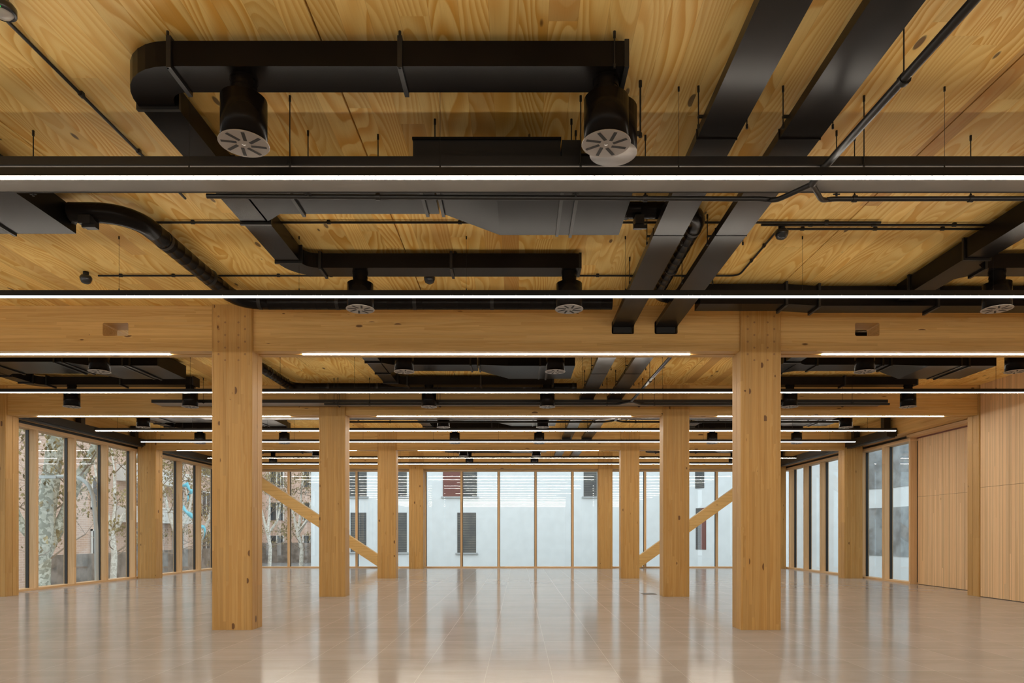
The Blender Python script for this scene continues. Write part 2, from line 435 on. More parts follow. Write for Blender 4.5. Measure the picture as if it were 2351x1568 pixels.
# ------------------------------------------------------------------ columns, beams, braces
side = ['far left', 'left of centre', 'right of centre', 'far right']
def column(x, y, label):
    r = thing('timber_column', (x, y, 0), label, 'column', 'glulam columns')
    ch = .012
    x0, x1 = x-CW/2, x+CW/2; ym = y+CDp*.52
    def sect(ya, yb, ca, cb):
        return [(x0+(ch if ca else 0), ya), (x1-(ch if ca else 0), ya)] + ([(x1, ya+ch)] if ca else []) + ([(x1, yb-ch), (x1-ch, yb)] if cb else [(x1, yb)]) + ([(x0+ch, yb), (x0, yb-ch)] if cb else [(x0, yb)]) + ([(x0, ya+ch)] if ca else [])
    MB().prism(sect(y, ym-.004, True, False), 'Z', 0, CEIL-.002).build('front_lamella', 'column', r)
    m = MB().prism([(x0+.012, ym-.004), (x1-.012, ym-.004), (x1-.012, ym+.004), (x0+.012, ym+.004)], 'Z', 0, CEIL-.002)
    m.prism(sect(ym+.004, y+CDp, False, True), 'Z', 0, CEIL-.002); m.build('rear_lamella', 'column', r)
    if y < 11:
        for k in range(4):
            for dx, dz in ((-.20, .0), (.20, 0), (-.10, .09), (.10, .09)):
                zz = CEIL-.18-.19*k-dz; m = MB()
                m.add([(x+dx+.016*math.cos(q*PI/7), y-.0012, zz+.016*math.sin(q*PI/7)) for q in range(14)], [tuple(range(14))])
                m.build('dowel_plug', 'plug', r)
    return r
for ri, y in enumerate(ROWS):
    for ci, x in enumerate(CX):
        if ri == 0 and ci in (0, 3): continue
        column(x, y, f'knotty timber column {side[ci]} in the {RW[ri]} row of columns')

HB, HT = 2.78+H, CEIL
spans = [('left', CX[0]+CW/2, CX[1]-CW/2), ('middle', CX[1]+CW/2, CX[2]-CW/2), ('right', CX[2]+CW/2, CX[3]-CW/2)]
LONG = [(1.41, 1.75), (2.06, 2.41)]            # openings for the two long ducts
OPEN = {('left', 0): [(-6.31, -5.92, 3.01, 3.21)], ('right', 0): [(5.10, 5.47, 3.01, 3.21)]}
def beam(name, x0, x1, y0, y1, holes, label):
    cx = (x0+x1)/2
    r = thing(name, (cx, y0, HB), label, 'beam', 'glulam cross beams')
    m = MB(); g = .028; yc = (y0+y1)/2; gw = .024; zb = HB+g
    m.box(x0, x1, y0, yc-gw, HB, zb); m.box(x0, x1, yc+gw, y1, HB, zb)
    xs = x0
    for a, b, h0, h1 in holes:
        m.box(xs, a, y0, y1, zb, HT-.002)
        z0, z1 = h0+H, h1+H
        m.box(a, b, y0, y1, zb, z0); m.box(a, b, y0, y1, z1, HT-.002)
        k = .022
        for (qx, sx) in ((a, 1), (b, -1)):
            for (qz, sz) in ((z0, 1), (z1, -1)):
                pts = [(qx, qz), (qx+sx*k, qz), (qx+sx*k*.3, qz+sz*k*.3), (qx, qz+sz*k)]
                m.prism(pts, 'Y', y0, y1)
        xs = b
    m.box(xs, x1, y0, y1, zb, HT-.002)
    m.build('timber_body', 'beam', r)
    return r
for ri, y in enumerate(ROWS):
    for bn, x0, x1 in spans:
        holes = [(a, b, 3.04, 3.24) for a, b in LONG] if bn == 'middle' and ri < 3 else OPEN.get((bn, ri), [])
        lab = f'glulam cross beam in the {bn} span of the {RW[ri]} beam row'
        if (bn, ri) in OPEN: lab += ', with a square opening'
        beam('glulam_beam', x0, x1, y+.05, y+.42, holes, lab)
for ri in range(1, 3):
    for sd, xa, xb in (('left', -12.73, -12.475), ('right', 10.98, 11.40)):
        ya, yb = ROWS[ri]+CDp+.01, ROWS[ri+1]-.01
        r = thing('glulam_edge_beam', ((xa+xb)/2, ya, 2.9+H), f'timber edge beam above the {sd} windows behind the {RW[ri]} column row', 'beam', 'edge beams above the side windows')
        MB().box(xa, xb, ya, yb, (2.98 if sd == 'left' else 2.90)+H, CEIL-.002).build('timber_body', 'edge_beam', r)
def brace(xf, zf, xt, zt, label):
    y0, y1 = 28.86, 29.14; d = Vector((xt-xf, 0, zt-zf)).normalized(); n = Vector((-d.z, 0, d.x))*.215
    a = Vector((xf, 0, zf)); zc = HB-.012                 # cut level at floor and beam, plumb at the column
    lo = lambda p, z: p+d*((z-p.z)/d.z)
    up, dn = (a+n, a-n) if (a+n).z > (a-n).z else (a-n, a+n)
    at = lambda p, x: p+d*((x-p.x)/d.x)
    pts = [lo(up, 0.), lo(dn, 0.), at(dn, xt), Vector((xt, 0, zc)), lo(up, zc)]
    r = thing('diagonal_brace', (xf, y0, 0), label, 'brace', 'diagonal braces')
    m = MB().prism([(0, 0)]*0 or [(p.x, p.z) for p in pts], 'Y', y0, y1)
    o = m.build('timber_body', 'beam', r)
    return r
brace(-5.45, 0, -11.885, 4.27, 'sloping timber brace rising to the left before the back windows')
brace(4.71, 0, 10.665, 4.27, 'sloping timber brace rising to the right before the back windows')

# ------------------------------------------------------------------ linear lights
LX0, LX1 = -11.30, 10.07
HANG = [-10.7,-8.7,-6.7,-4.65,-2.555,-.61,1.24,3.3,5.52,7.3,9.3]
LEDS = [5.29, 7.94, 13.30, 18.20, 20.40, 24.75, 26.78]
LEDW = ['nearest hanging', 'second hanging', 'third hanging', 'fourth hanging', 'fifth hanging', 'sixth hanging', 'farthest hanging']
for i, d in enumerate(LEDS):
    z = 2.765+H
    r = thing('linear_light', (0, d, z), f'long black light bar with glowing underside, {LEDW[i]} one from the camera', 'linear light', 'suspended linear lights')
    MB().box(LX0, LX1, d-.018, d+.018, z+.006, z+.072).build('profile', 'black', r)
    tag(MB().box(LX0+.02, LX1-.02, d-.018, d+.018, z-.006, z+.006).build('light_strip', 'led', r), 'glowing warm white strip')
    for x in (HANG if i != 2 else [-11.1, -6.4, -4.65, -3.2, 1.24, 2.8, 4.7, 9.3]):
        m = MB().tube([(x, d, z+.07), (x, d, TOP)], .0016 if i < 2 else .003, 5)
        m.tube([(x, d, z+.07), (x, d, z+.095)], .006, 8); m.tube([(x, d, CEIL-.035), (x, d, TOP)], .008, 8)
        m.build('suspension_cable', 'black', r)
for d in (2.64, -.1, -2.8, -5.5, -8.2):      # bars added in the unseen part of the hall to brighten the near ceiling
    z = 2.765+H
    r = thing('linear_light', (0, d, z), 'added unseen light bar behind the camera, brightening the near ceiling', 'linear light', 'added linear lights behind the camera')
    MB().box(LX0, LX1, d-.018, d+.018, z+.006, z+.072).build('profile', 'black', r)
    MB().box(LX0+.02, LX1-.02, d-.018, d+.018, z-.006, z+.006).build('light_strip', 'led', r)
    for x in HANG[::2]: MB().tube([(x, d, z+.07), (x, d, TOP)], .0016, 5).build('suspension_cable', 'black', r)
for ri in range(3):
    yc = ROWS[ri]+.235
    for bn, x0, x1 in (('left', -11.32, -5.38), ('middle', -3.335, 2.64), ('right', 4.68, 10.0)):
        r = thing('recessed_light', ((x0+x1)/2, yc, HB), f'glowing strip light let into the {bn} span of the {RW[ri]} beam row', 'strip light', 'strip lights in the beams')
        tag(MB().box(x0, x1, yc-.021, yc+.021, HB-.006, HB+.006).build('light_strip', 'led', r), 'glowing warm white strip')
        MB().box(x0, x1, yc-.022, yc+.022, HB+.0065, HB+.022).build('channel', 'cap', r)

# ------------------------------------------------------------------ diffusers
HD = 2.778
def make_diffuser(x, y, label):
    z = HD+H
    r = thing('swirl_diffuser', (x, y, z), label, 'air diffuser', 'round ceiling diffusers')
    MB().lathe([(.088, .455+z-.002), (.088, .31+z)], x, y, 28).lathe([(.096, .44+z), (.096, .453+z)], x, y, 28).lathe([(.092, .385+z), (.092, .395+z)], x, y, 28).build('neck', 'duct', r)
    MB().lathe([(.0, .312+z), (.158, .312+z), (.158, .004+z), (.150, .004+z)], x, y, 36).build('drum', 'duct', r)
    m = MB(); m.lathe([(.150, z+.004), (.172, z+.004), (.174, z), (.172, z-.003), (0, z-.003)], x, y, 40, 0, False)
    m.lathe([(0, z-.006), (.012, z-.006), (.014, z-.003)], x, y, 12)
    f = m.build('face_plate', 'face', r)
    m = MB()
    for k in range(8):
        a = 2*PI*k/8+.2
        e, n = Vector((math.cos(a), math.sin(a), 0)), Vector((-math.sin(a), math.cos(a), 0))
        base = Vector((x, y, 0))+n*.018
        q = [base+e*.046+n*-.012, base+e*.152+n*-.012, base+e*.152+n*.012, base+e*.046+n*.012]
        m.prism([(p.x, p.y) for p in q], 'Z', z-.0042, z-.001)
    sub(m, 'slots', 'slot', f)
    return r
DROWS = [(4.855, 0), (8.42, 0), (11.65, 1), (14.87, 1), (17.70, 2), (20.84, 2), (24.20, 3), (27.05, 3)]
ORD = ['first', 'second', 'third', 'fourth', 'fifth', 'sixth', 'seventh', 'farthest']
BAY = [('left', -7.78), ('middle', 0.0), ('right', 7.86)]
proto = None
for i, (y, b) in enumerate(DROWS):
    for bn, ox in BAY:
        for sd, x in (('left', -1.955), ('right', .622)):
            X = x+ox
            if i == 1 and bn == 'right': X = 5.9 if sd == 'left' else 8.5
            if not seen(X, y, HD+H, .17): continue
            lab = f'black drum diffuser with slotted face, {sd} one of {bn} bay, {ORD[i]} row away'
            if proto is None:
                proto = make_diffuser(X, y, lab)
            else:
                o = copy_tree(proto); o.location = (X, y, HD+H); o['label'] = lab

# ------------------------------------------------------------------ rectangular supply ducts
DB, DT = 3.235+H, 3.41+H
def flange_x(m, x, y0, y1, z0=DB, z1=DT, e=.022): m.box(x-.016, x+.016, y0-e, y1+e, z0-e, z1+e)
def flange_y(m, y, x0, x1, z0=DB, z1=DT, e=.022): m.box(x0-e, x1+e, y-.016, y+.016, z0-e, z1+e)
def rod(m, x, y, z0, z1=TOP, r=.005):
    m.tube([(x, y, z0), (x, y, z1)], r, 6); m.tube([(x, y, z1-.045), (x, y, z1)], r*1.9, 8); m.tube([(x, y, z0-.012), (x, y, z0+.02)], r*2, 6)
def supply(ox, yn, yf, yc, label, wide=False, cut=None):
    """one air network: header between two branch ducts, fed from a silencer box"""
    r = thing('supply_duct', (ox-2.73, yc, DB), label, 'air duct', 'rectangular air supply ducts')
    xh, w, R = ox-2.73, .28, .30
    xe = ox+.75
    MB().sweep([(xe, yn)]+arc(xh+R, yn+R, R, 270, 180)+arc(xh+R, yf-R, R, 180, 90)+[(xe, yf)], w, DB, DT).build('header_duct', 'duct', r)
    # the feed with a flared shoe where it meets the header
    fw = .50 if not wide else .95
    x1 = xh+w/2
    m = MB().sweep([(x1-.02, yc), (x1+.18, yc), (ox-.80, yc)], fw, DB, DT, widths=[fw+.36, fw, fw]); m.build('feed_duct', 'plate', r)
    bw = 1.06 if not wide else 1.10
    MB().sweep([(ox-.76, yc), (ox-.20, yc)], 0, DB, DT, widths=[fw, bw], zs=[(DB, DT), (3.145+H, DT)]).build('transition_piece', 'plate', r)
    tag(MB().box(ox-.20, ox+1.05, yc-bw/2, yc+bw/2, 3.145+H, DT).build('silencer_box', 'plate', r), 'wide flat black box')
    fl = []
    def F(fn, *a, **k):
        m = MB(); fn(m, *a, **k); m.build('flange', 'black', r)
    F(flange_x, xh+R+.02, yn-.14, yn+.14); F(flange_x, ox-.82, yn-.14, yn+.14); F(flange_x, xe-.004, yn-.14, yn+.14, e=.008)
    F(flange_x, xh+R+.02, yf-.14, yf+.14); F(flange_x, ox-.82, yf-.14, yf+.14); F(flange_x, xe-.004, yf-.14, yf+.14, e=.008)
    F(flange_y, yn+R+.02, xh-.14, xh+.14); F(flange_y, yf-R-.02, xh-.14, xh+.14)
    F(flange_y, yc-fw/2-.2, xh-.14, xh+.14); F(flange_y, yc+fw/2+.2, xh-.14, xh+.14)
    F(flange_x, x1+.42, yc-fw/2, yc+fw/2); F(flange_x, ox-.92, yc-fw/2, yc+fw/2); F(flange_x, ox-.76, yc-fw/2, yc+fw/2)
    F(flange_x, ox+.40, yc-bw/2, yc+bw/2, 3.145+H, DT, .012); F(flange_x, ox+.54, yc-bw/2, yc+bw/2, 3.145+H, DT)
    for x, y in ((ox-2.42, yn-.15), (ox-.82, yn-.15), (ox+.66, yn-.15), (ox-2.42, yf+.15), (ox+.66, yf+.15), (ox-.82, yf+.15)):
        m = MB(); rod(m, x, y, DB-.01); m.build('hanger_rod', 'black', r)
    return r
Q = [(4.855, 8.42), (11.65, 14.87), (17.70, 20.84), (24.20, 27.05)]
BW = ['nearest', 'second', 'third', 'farthest']
for b, (yn, yf) in enumerate(Q):
    for bn, ox in BAY:
        if b == 0 and bn != 'middle': continue
        supply(ox, yn, yf, (yn+yf)/2 if b else 6.64, f'black air duct loop with diffusers in {bn} bay, {BW[b]} group from the camera', wide=(bn == 'left'))
# the right-hand bay of the nearest group shows only its rear branch
r = thing('supply_duct', (5.30, 7, DB), 'black rectangular duct sloping out of frame at the right, nearest group', 'air duct', 'rectangular air supply ducts')
MB().box(5.16, 5.44, 4.3, 9.32, 3.19+H, DT).build('header_duct', 'duct', r)
MB().sweep([(5.43, 8.42), (5.62, 8.42), (9.2, 8.42)], .28, 3.235+H, DT, widths=[.62, .28, .28]).build('branch_duct', 'duct', r)
m = MB(); flange_y(m, 7.9, 5.16, 5.44, 3.19+H); m.build('flange', 'black', r)
m = MB(); flange_y(m, 9.02, 5.16, 5.44, 3.19+H); m.build('flange', 'black', r)
m = MB(); flange_x(m, 5.66, 8.28, 8.56); m.build('flange', 'black', r)
r = thing('main_duct', (2.47, 9.5, 3.14+H), 'dark rectangular duct running right in front of the nearest beam', 'air duct')
MB().sweep([(2.47, 9.44), (3.62, 9.44), (4.1, 9.52), (10.6, 9.52)], .3, 3.14+H, DT).build('duct_body', 'duct', r)
for x in (3.64, 4.12, 5.75, 7.2, 8.6):
    m = MB(); flange_x(m, x, 9.29 if x < 4 else 9.37, 9.59 if x < 4 else 9.67, 3.14+H, DT, .03); m.build('flange', 'black', r)
r = thing('main_duct', (4, 3.9, DB), 'dark duct crossing the top right corner of the frame', 'air duct')
MB().box(2.43, 8.5, 3.62, 4.12, DB, DT).build('duct_body', 'duct', r)
# left box of the nearest group
r = thing('silencer_box', (-5.6, 6.5, 3.145+H), 'wide dark sheet metal box at the left edge under the ceiling', 'duct box')
MB().box(-6.55, -4.63, 5.90, 7.14, 3.145+H, 3.40+H).build('box_body', 'plate', r)
for x in (-5.28, -6.1):
    m = MB(); flange_x(m, x, 5.90, 7.14, 3.145+H, 3.40+H, .02); m.build('flange', 'black', r)

# ------------------------------------------------------------------ two long flat ducts through the beams
for (a, b), sd in zip(((1.42, 1.735), (2.075, 2.40)), ('left', 'right')):
    r = thing('flat_duct', ((a+b)/2, 10, 3.15+H), f'long flat grey duct running away from the camera through the beams, {sd} one of two', 'air duct', 'long flat ducts')
    MB().box(a, b, 2.0, 28.4, 3.15+H, 3.225+H).build('duct_body', 'flat', r)
    for y in [5.44, 7.2, 9.0, 11.8, 13.4, 14.9, 17.5, 19.2, 21.]:
        m = MB().box(a-.006, b+.006, y-.006, y+.006, 3.145+H, 3.23+H); m.build('seam_band', 'flat', r)
    for y in (5.28, 7.4, 8.55, 11.6, 13.05, 14.4, 18.0, 20.3):
        for x in (a-.03, b+.03):
            m = MB(); rod(m, x, y, 3.15+H)
            if x < a: m.box(a-.035, b+.035, y-.012, y+.012, 3.225+H, 3.24+H)
            m.build('hanger_rod', 'black', r)
    for y in ROWS[:3]:                                     # black fill under the duct: gasket ring and painted shade of the open hole
        MB().box(a+.018, b-.018, y+.075, y+.40, 3.064+H, 3.149+H).build('hole_shade_fill', 'slot', r)

# ------------------------------------------------------------------ round spiral ducts
def smooth(pts, rad, n=7):
    P = [Vector(p) for p in pts]; out = [P[0]]
    for i in range(1, len(P)-1):
        a = (P[i-1]-P[i]).normalized(); b = (P[i+1]-P[i]).normalized(); q = rad
        s0, s1 = P[i]+a*q, P[i]+b*q
        for k in range(n+1):
            t = k/n; out.append(s0*(1-t)**2+P[i]*2*t*(1-t)+s1*t*t)
    return out+[P[-1]]
def resample(P, step):
    out = [P[0]]; carry = 0
    for a, b in zip(P, P[1:]):
        L = (b-a).length; t = step-carry
        while t < L: out.append(a+(b-a)*(t/L)); t += step
        carry = (carry+L) % step
    return out+[P[-1]]
def spiral(pts, r_, label, rad=.45):
    P = smooth(pts, rad)
    r = thing('spiral_duct', tuple(P[0]), label, 'round duct', 'round spiral ducts')
    pp, rr = [], []
    for i, (a, b) in enumerate(zip(P, P[1:])):
        L = (b-a).length; k = max(1, round(L/.17))
        for j in range(k):
            q = a+(b-a)*(j/k); d = (b-a).normalized()
            if L > .17: pp += [q, q+d*.004, q+d*.012, q+d*.016]; rr += [r_, r_*1.012, r_*1.012, r_]
            else: pp.append(q); rr.append(r_)
    pp.append(P[-1]); rr.append(r_)
    MB().tube(pp, rr, 20).build('pipe', 'duct', r)
    Qs = resample(P, 1.1)
    for a, b in zip(Qs[:-1], Qs[1:]):
        d = (b-a).normalized(); MB().tube([a, a+d*.05], r_*1.045, 20).build('coupling', 'black', r)
    return r
zs = 3.31+H
r = spiral([(-4.605, 7.02, zs), (-3.99, 7.02, zs), (-3.99, 9.74, zs), (1.33, 9.74, zs)], .1, 'round black spiral duct bending twice in the left half, before the nearest beam', .42)
MB().box(-4.46, -4.34, 6.9, 7.06, 3.15+H, 3.235+H).box(-4.44, -4.30, 6.93, 6.96, 3.12+H, 3.15+H).build('damper_actuator', 'black', r)
r = spiral([(1.075, 7.02, zs+.025), (1.905, 7.02, zs+.025), (1.905, 9.6, zs+.025), (2.466, 9.6, zs+.025)], .085, 'short round black duct leaving the wide box between the two flat ducts', .35)
MB().box(1.18, 1.27, 6.9, 7.06, 3.15+H, 3.235+H).box(1.17, 1.3, 6.93, 6.96, 3.11+H, 3.15+H).build('damper_actuator', 'black', r)
spiral([(-5.75, 13.3, zs), (-5.1, 13.3, zs), (-5.1, 15.38, zs), (1.3, 15.38, zs)], .1, 'round black spiral duct right of the near left column, behind the nearest beam', .3)

# ------------------------------------------------------------------ cable trays
def tray(x0, x1, y0, y1, label, hx):
    z = 2.93+H
    r = thing('cable_tray', ((x0+x1)/2, (y0+y1)/2, z), label, 'cable tray', 'black cable trays')
    m = MB().box(x0, x1, y0, y1, z, z+.006); tag(m.build('tray_base', 'tray', r), 'grey underside sheet')
    m = MB().box(x0, x1, y0-.004, y0+.004, z-.001, z+.066).box(x0, x1, y1-.004, y1+.004, z-.001, z+.066)
    m.box(x0, x1, y0, y0+.014, z-.004, z).box(x0, x1, y1-.014, y1, z-.004, z); m.build('side_rail', 'black', r)
    for x in hx:
        for y in (y0-.013, y1+.013):
            m = MB(); rod(m, x, y, z-.012); m.box(x-.028, x+.028, y-.006, y+.006, z-.012, z-.004); m.build('hanger_rod', 'black', r)
    return r
tray(-9.0, 9.2, 5.41, 5.85, 'wide flat cable tray crossing the whole frame behind the nearest light bar', [-6.45,-4.17,-1.81,.49,2.73,5.0])
tray(-8.16, 8.2, 15.16, 15.60, 'wide flat cable tray hanging just before the second beam row', [-7,-4.1,-1.8,.5,2.75,5.1,7.4])
tray(-8.0, 8.0, 17.0, 17.44, 'wide flat cable tray hanging just behind the second beam row', [-7,-4.1,-1.8,.5,2.75,5.1,7.4])

# ------------------------------------------------------------------ sprinkler pipes
def clamp(m, p, ax, r_):
    d = Vector((1,0,0)) if ax == 'X' else Vector((0,1,0))
    p = Vector(p); m.tube([p-d*.018, p+d*.018], r_*1.35, 12)
def sprinkler(label, main, branch, rads, hang, cat='pipe'):
    r = thing('sprinkler_pipe', tuple(main[0]), label, 'pipe', 'black sprinkler pipes')
    MB().tube(main, rads[0], 12).build('main_pipe', 'black', r)
    for br in branch: MB().tube(smooth(br, .06, 4), rads[1], 12).build('branch_pipe', 'black', r)
    for p, ax, rr in hang:
        m = MB(); clamp(m, p, ax, rr); rod(m, p[0], p[1], p[2]+rr); m.build('pipe_hanger', 'black', r)
    return r
zm = 2.885+H; zb_ = 2.918+H
sprinkler('black sprinkler pipe coming from top right and forking behind the nearest light bar',
    [(2.50, 2.5, zm), (2.40, 5.4, zm), (2.415, 5.62, zm)],
    [[(2.415, 5.62, zm), (2.22, 5.90, zm), (2.12, 5.935, zb_), (1.9, 5.935, zb_), (-2.7, 5.91, zb_+.012)], [(2.415, 5.62, zm), (2.62, 5.90, zm), (2.72, 5.935, zb_), (3.0, 5.935, zb_), (8.0, 5.935, zb_+.01)]],
    (.029, .021), [((2.443, 4.33, zm), 'Y', .029)]+[((x, 5.935-.0055*(1.9-x), zb_+.0026*(1.9-x)), 'X', .021) for x in (-1.22, 1.10)]+[((x, 5.935, zb_), 'X', .021) for x in (2.92, 3.93, 6.1)])
zm = 2.885+H
sprinkler('grey black sprinkler pipe forking in front of the second beam row',
    [(2.47, 10.76, zm), (2.44, 14.75, zm)], [[(2.44, 14.75, zm), (2.2, 15.09, zm), (1.8, 15.10, zm), (-4.3, 15.10, zm)], [(2.44, 14.75, zm), (2.68, 15.09, zm), (3, 15.10, zm), (8.2, 15.10, zm)]],
    (.029, .024), [((2.458, 12.8, zm), 'Y', .029)]+[((x, 15.10, zm), 'X', .024) for x in (-4.0, -3.3, 1.95, 3.0, 4.8)])
sprinkler('black sprinkler pipe forking behind the second beam row',
    [(2.44, 16.27, zm), (2.44, 17.25, zm)], [[(2.44, 17.25, zm), (2.2, 17.49, zm), (1.8, 17.505, zm), (-4.6, 17.505, zm)], [(2.44, 17.25, zm), (2.68, 17.49, zm), (3, 17.505, zm), (8.2, 17.505, zm)]],
    (.028, .024), [((x, 17.505, zm), 'X', .024) for x in (-3.3, 1.95, 3.0, 4.6)])

# ------------------------------------------------------------------ conduits and ceiling sensors
def conduit(pts, label, clips, r_=.0125, ax='X', off=.024):
    z = CEIL-off
    P = smooth([(p[0], p[1], z) for p in pts], .12, 5) if len(pts) > 2 else [(p[0], p[1], z) for p in pts]
    r = thing('conduit', (pts[0][0], pts[0][1], z), label, 'conduit', 'black conduits on the ceiling')
    MB().tube(P, r_, 10).build('tube', 'black', r)
    for x, y, a in clips:
        d = Vector((1,0,0)) if a == 'X' else Vector((0,1,0)); p = Vector((x, y, z))
        m = MB().tube([p-d*.02, p+d*.02], r_*1.5, 10); m.box(x-.016, x+.016, y-.016, y+.016, z, TOP); m.build('clip', 'black', r)
    return r
conduit([(-3.44, 3.0), (-3.42, 7.0)], 'thin black conduit running away from the sensor at the top left corner', [(-3.433, 4.45, 'Y'), (-3.428, 5.35, 'Y'), (-3.424, 6.15, 'Y')])
cl = lambda xs, y: [(x, y, 'X') for x in xs]
conduit([(-4.02, 7.54), (4.0, 7.54)], 'thin black conduit crossing the ceiling in front of the second light bar', cl([-3.6,-2.1,-.65,.8,3.4], 7.54))
conduit([(2.7, 7.60), (6.0, 7.60)], 'upper of two parallel thin conduits right of the flat ducts', cl([3.25,3.95,4.85], 7.60))
conduit([(2.98, 7.70), (6.0, 7.70)], 'lower of two parallel thin conduits right of the dark sensor', cl([3.2,4.02,4.78], 7.70))
conduit([(2.93, 7.76), (2.93, 9.09), (-5.6, 9.09)], 'thin black conduit with a bend linking the left and right dark sensors', cl([-5.3,-4.6,-3.2,-2.5,1.05,1.75,2.35], 9.09)+[(2.93, 8.15, 'Y'), (2.93, 8.6, 'Y')])
conduit([(-5.5, 12.35), (6.5, 12.35)], 'thin black conduit crossing the ceiling behind the nearest beam', cl([-4.4,-3.7,-3.0,3.2,4.2], 12.35), .0145)
def sensor(x, y, label, first=False, lens=False):
    z = CEIL
    r = thing('ceiling_sensor', (x, y, z), label, 'sensor', 'dark ceiling sensors')
    MB().lathe([(0, z), (.035, z), (.035, z-.05), (0, z-.05)], x, y, 20).build('base', 'black', r)
    if not lens:
        MB().lathe([(0, z-.05), (.06, z-.052), (.074, z-.075), (.072, z-.10), (.055, z-.14), (.03, z-.155), (0, z-.158)], x, y, 24).build('dome', 'dome', r)
    else:
        MB().lathe([(0, z-.05), (.065, z-.05), (.08, z-.07), (.08, z-.11), (.070, z-.118), (.066, z-.105), (0, z-.105)], x, y, 28).build('dome', 'dome', r)
        tag(MB().lathe([(.064, z-.106), (.05, z-.125), (.025, z-.135), (0, z-.137)], x, y, 24).build('lens', 'lens', r), 'pale round lens')
        MB().box(x+.026, x+.040, y-.075, y-.068, z-.121, z-.116).build('indicator', 'green', r)
    return r
sensor(-3.33, 4.40, 'dark round sensor with pale lens and green light, top left corner', lens=True)
sensor(-5.72, 9.02, 'dark dome sensor hanging below the ceiling at the far left')
sensor(-1.18, 9.02, 'dark dome sensor under the rear duct, centre of the ceiling')
sensor(2.95, 7.66, 'dark dome sensor where thin conduits meet right of the flat ducts')
sensor(5.95, 12.0, 'small dark dome sensor behind the nearest beam by the right column')

# ------------------------------------------------------------------ equipment over the nearest tray
r = thing('equipment_box', (-.26, 5.8, 3.02+H), 'flat black equipment box lying over the nearest cable tray', 'box')
MB().box(-.86, .34, 5.55, 6.0, 3.02+H, 3.21+H).build('box_body', 'black', r)
MB().box(-.865, .345, 5.535, 5.55, 3.205+H, 3.225+H).box(-.865, .345, 5.54, 6.0, 3.21+H, 3.216+H).build('lid', 'plate', r)
MB().tube([(-.12, 5.85, 3.21+H), (-.12, 5.85, 3.30+H)], .09, 20).build('spigot', 'black', r)
MB().box(.345, .50, 5.45, 5.82, 3.02+H, 3.15+H).build('terminal_box', 'black', r)
m = MB(); rod(m, .44, 5.7, 3.15+H); m.build('hanger_rod', 'black', r)
m = MB(); rod(m, -.7, 5.7, 3.22+H); m.build('hanger_rod', 'black', r)
r = thing('round_plenum', (.72, 5.20, 2.9+H), 'plain black drum half hidden behind the first right diffuser of the middle bay', 'duct drum')
MB().lathe([(0, 3.24+H), (.178, 3.24+H), (.178, 2.90+H), (.17, 2.90+H)], .72, 5.20, 36).build('drum', 'duct', r)
MB().lathe([(.172, 2.905+H), (.18, 2.90+H), (0, 2.897+H)], .72, 5.20, 36).build('face_plate', 'face', r)
m = MB(); rod(m, .93, 5.22, 3.05+H, r=.007); m.box(.89, .935, 5.21, 5.23, 3.05+H, 3.08+H); m.build('hanger_rod', 'black', r)

r = thing('floor_box', (3.15, 16.55, 0), 'small dark floor box lid beside the second row column right of centre', 'floor box')
MB().box(2.98, 3.32, 16.38, 16.72, 0, .004).build('frame', 'face', r)
MB().box(2.995, 3.305, 16.395, 16.705, .004, .007).build('lid', 'gasket', r)
# ------------------------------------------------------------------ roller blind cassettes over the windows
def cassette(axis, a, b, p0, p1, z0, z1, label, legs):
    loc = ((p0+p1)/2, a, z0) if axis == 'Y' else (a, (p0+p1)/2, z0)
    r = thing('blind_cassette', loc, label, 'blind', 'black blind cassettes')
    bx = (lambda m, t0, t1, q0, q1, u, v: m.box(q0, q1, t0, t1, u, v)) if axis == 'Y' else (lambda m, t0, t1, q0, q1, u, v: m.box(t0, t1, q0, q1, u, v))
    m = MB(); bx(m, a, b, p0, p1, z0, z1); m.build('housing', 'black', r)
    m = MB(); bx(m, a, b, p0+.06, p1-.06, z0-.035, z0+.001); m.build('roller_slot', 'gasket', r)
    for t in legs:
        m = MB(); bx(m, t-.09, t+.09, p0+.05, p1-.05, z1, CEIL); m.build('bracket', 'black', r)
    return r
cassette('Y', 16.35, 22.3, -12.46, -12.2, 2.90+H, 3.10+H, 'black blind box above the near left windows', [19.2, 21.9])
cassette('Y', 22.95, 28.7, -12.46, -12.2, 2.90+H, 3.10+H, 'black blind box above the far left windows', [25, 28.2])
cassette('Y', 19.75, 22.3, 10.66, 10.95, 2.84+H, 3.05+H, 'black blind box above the near right windows', [20.1, 21.9])
cassette('Y', 22.95, 28.7, 10.66, 10.95, 2.84+H, 3.05+H, 'black blind box above the far right windows', [25, 28.2])
for n_, a, b, lg in (('left', -11.8, -4.75, [-10, -7]), ('middle', -3.95, 3.3, [-2.9, -1.1, 2.1]), ('right', 4.05, 10.6, [6, 8.8])):
    cassette('X', a, b, 29.24, 29.44, 2.83+H, 3.03+H, f'black blind box along the {n_} part of the back windows', lg)

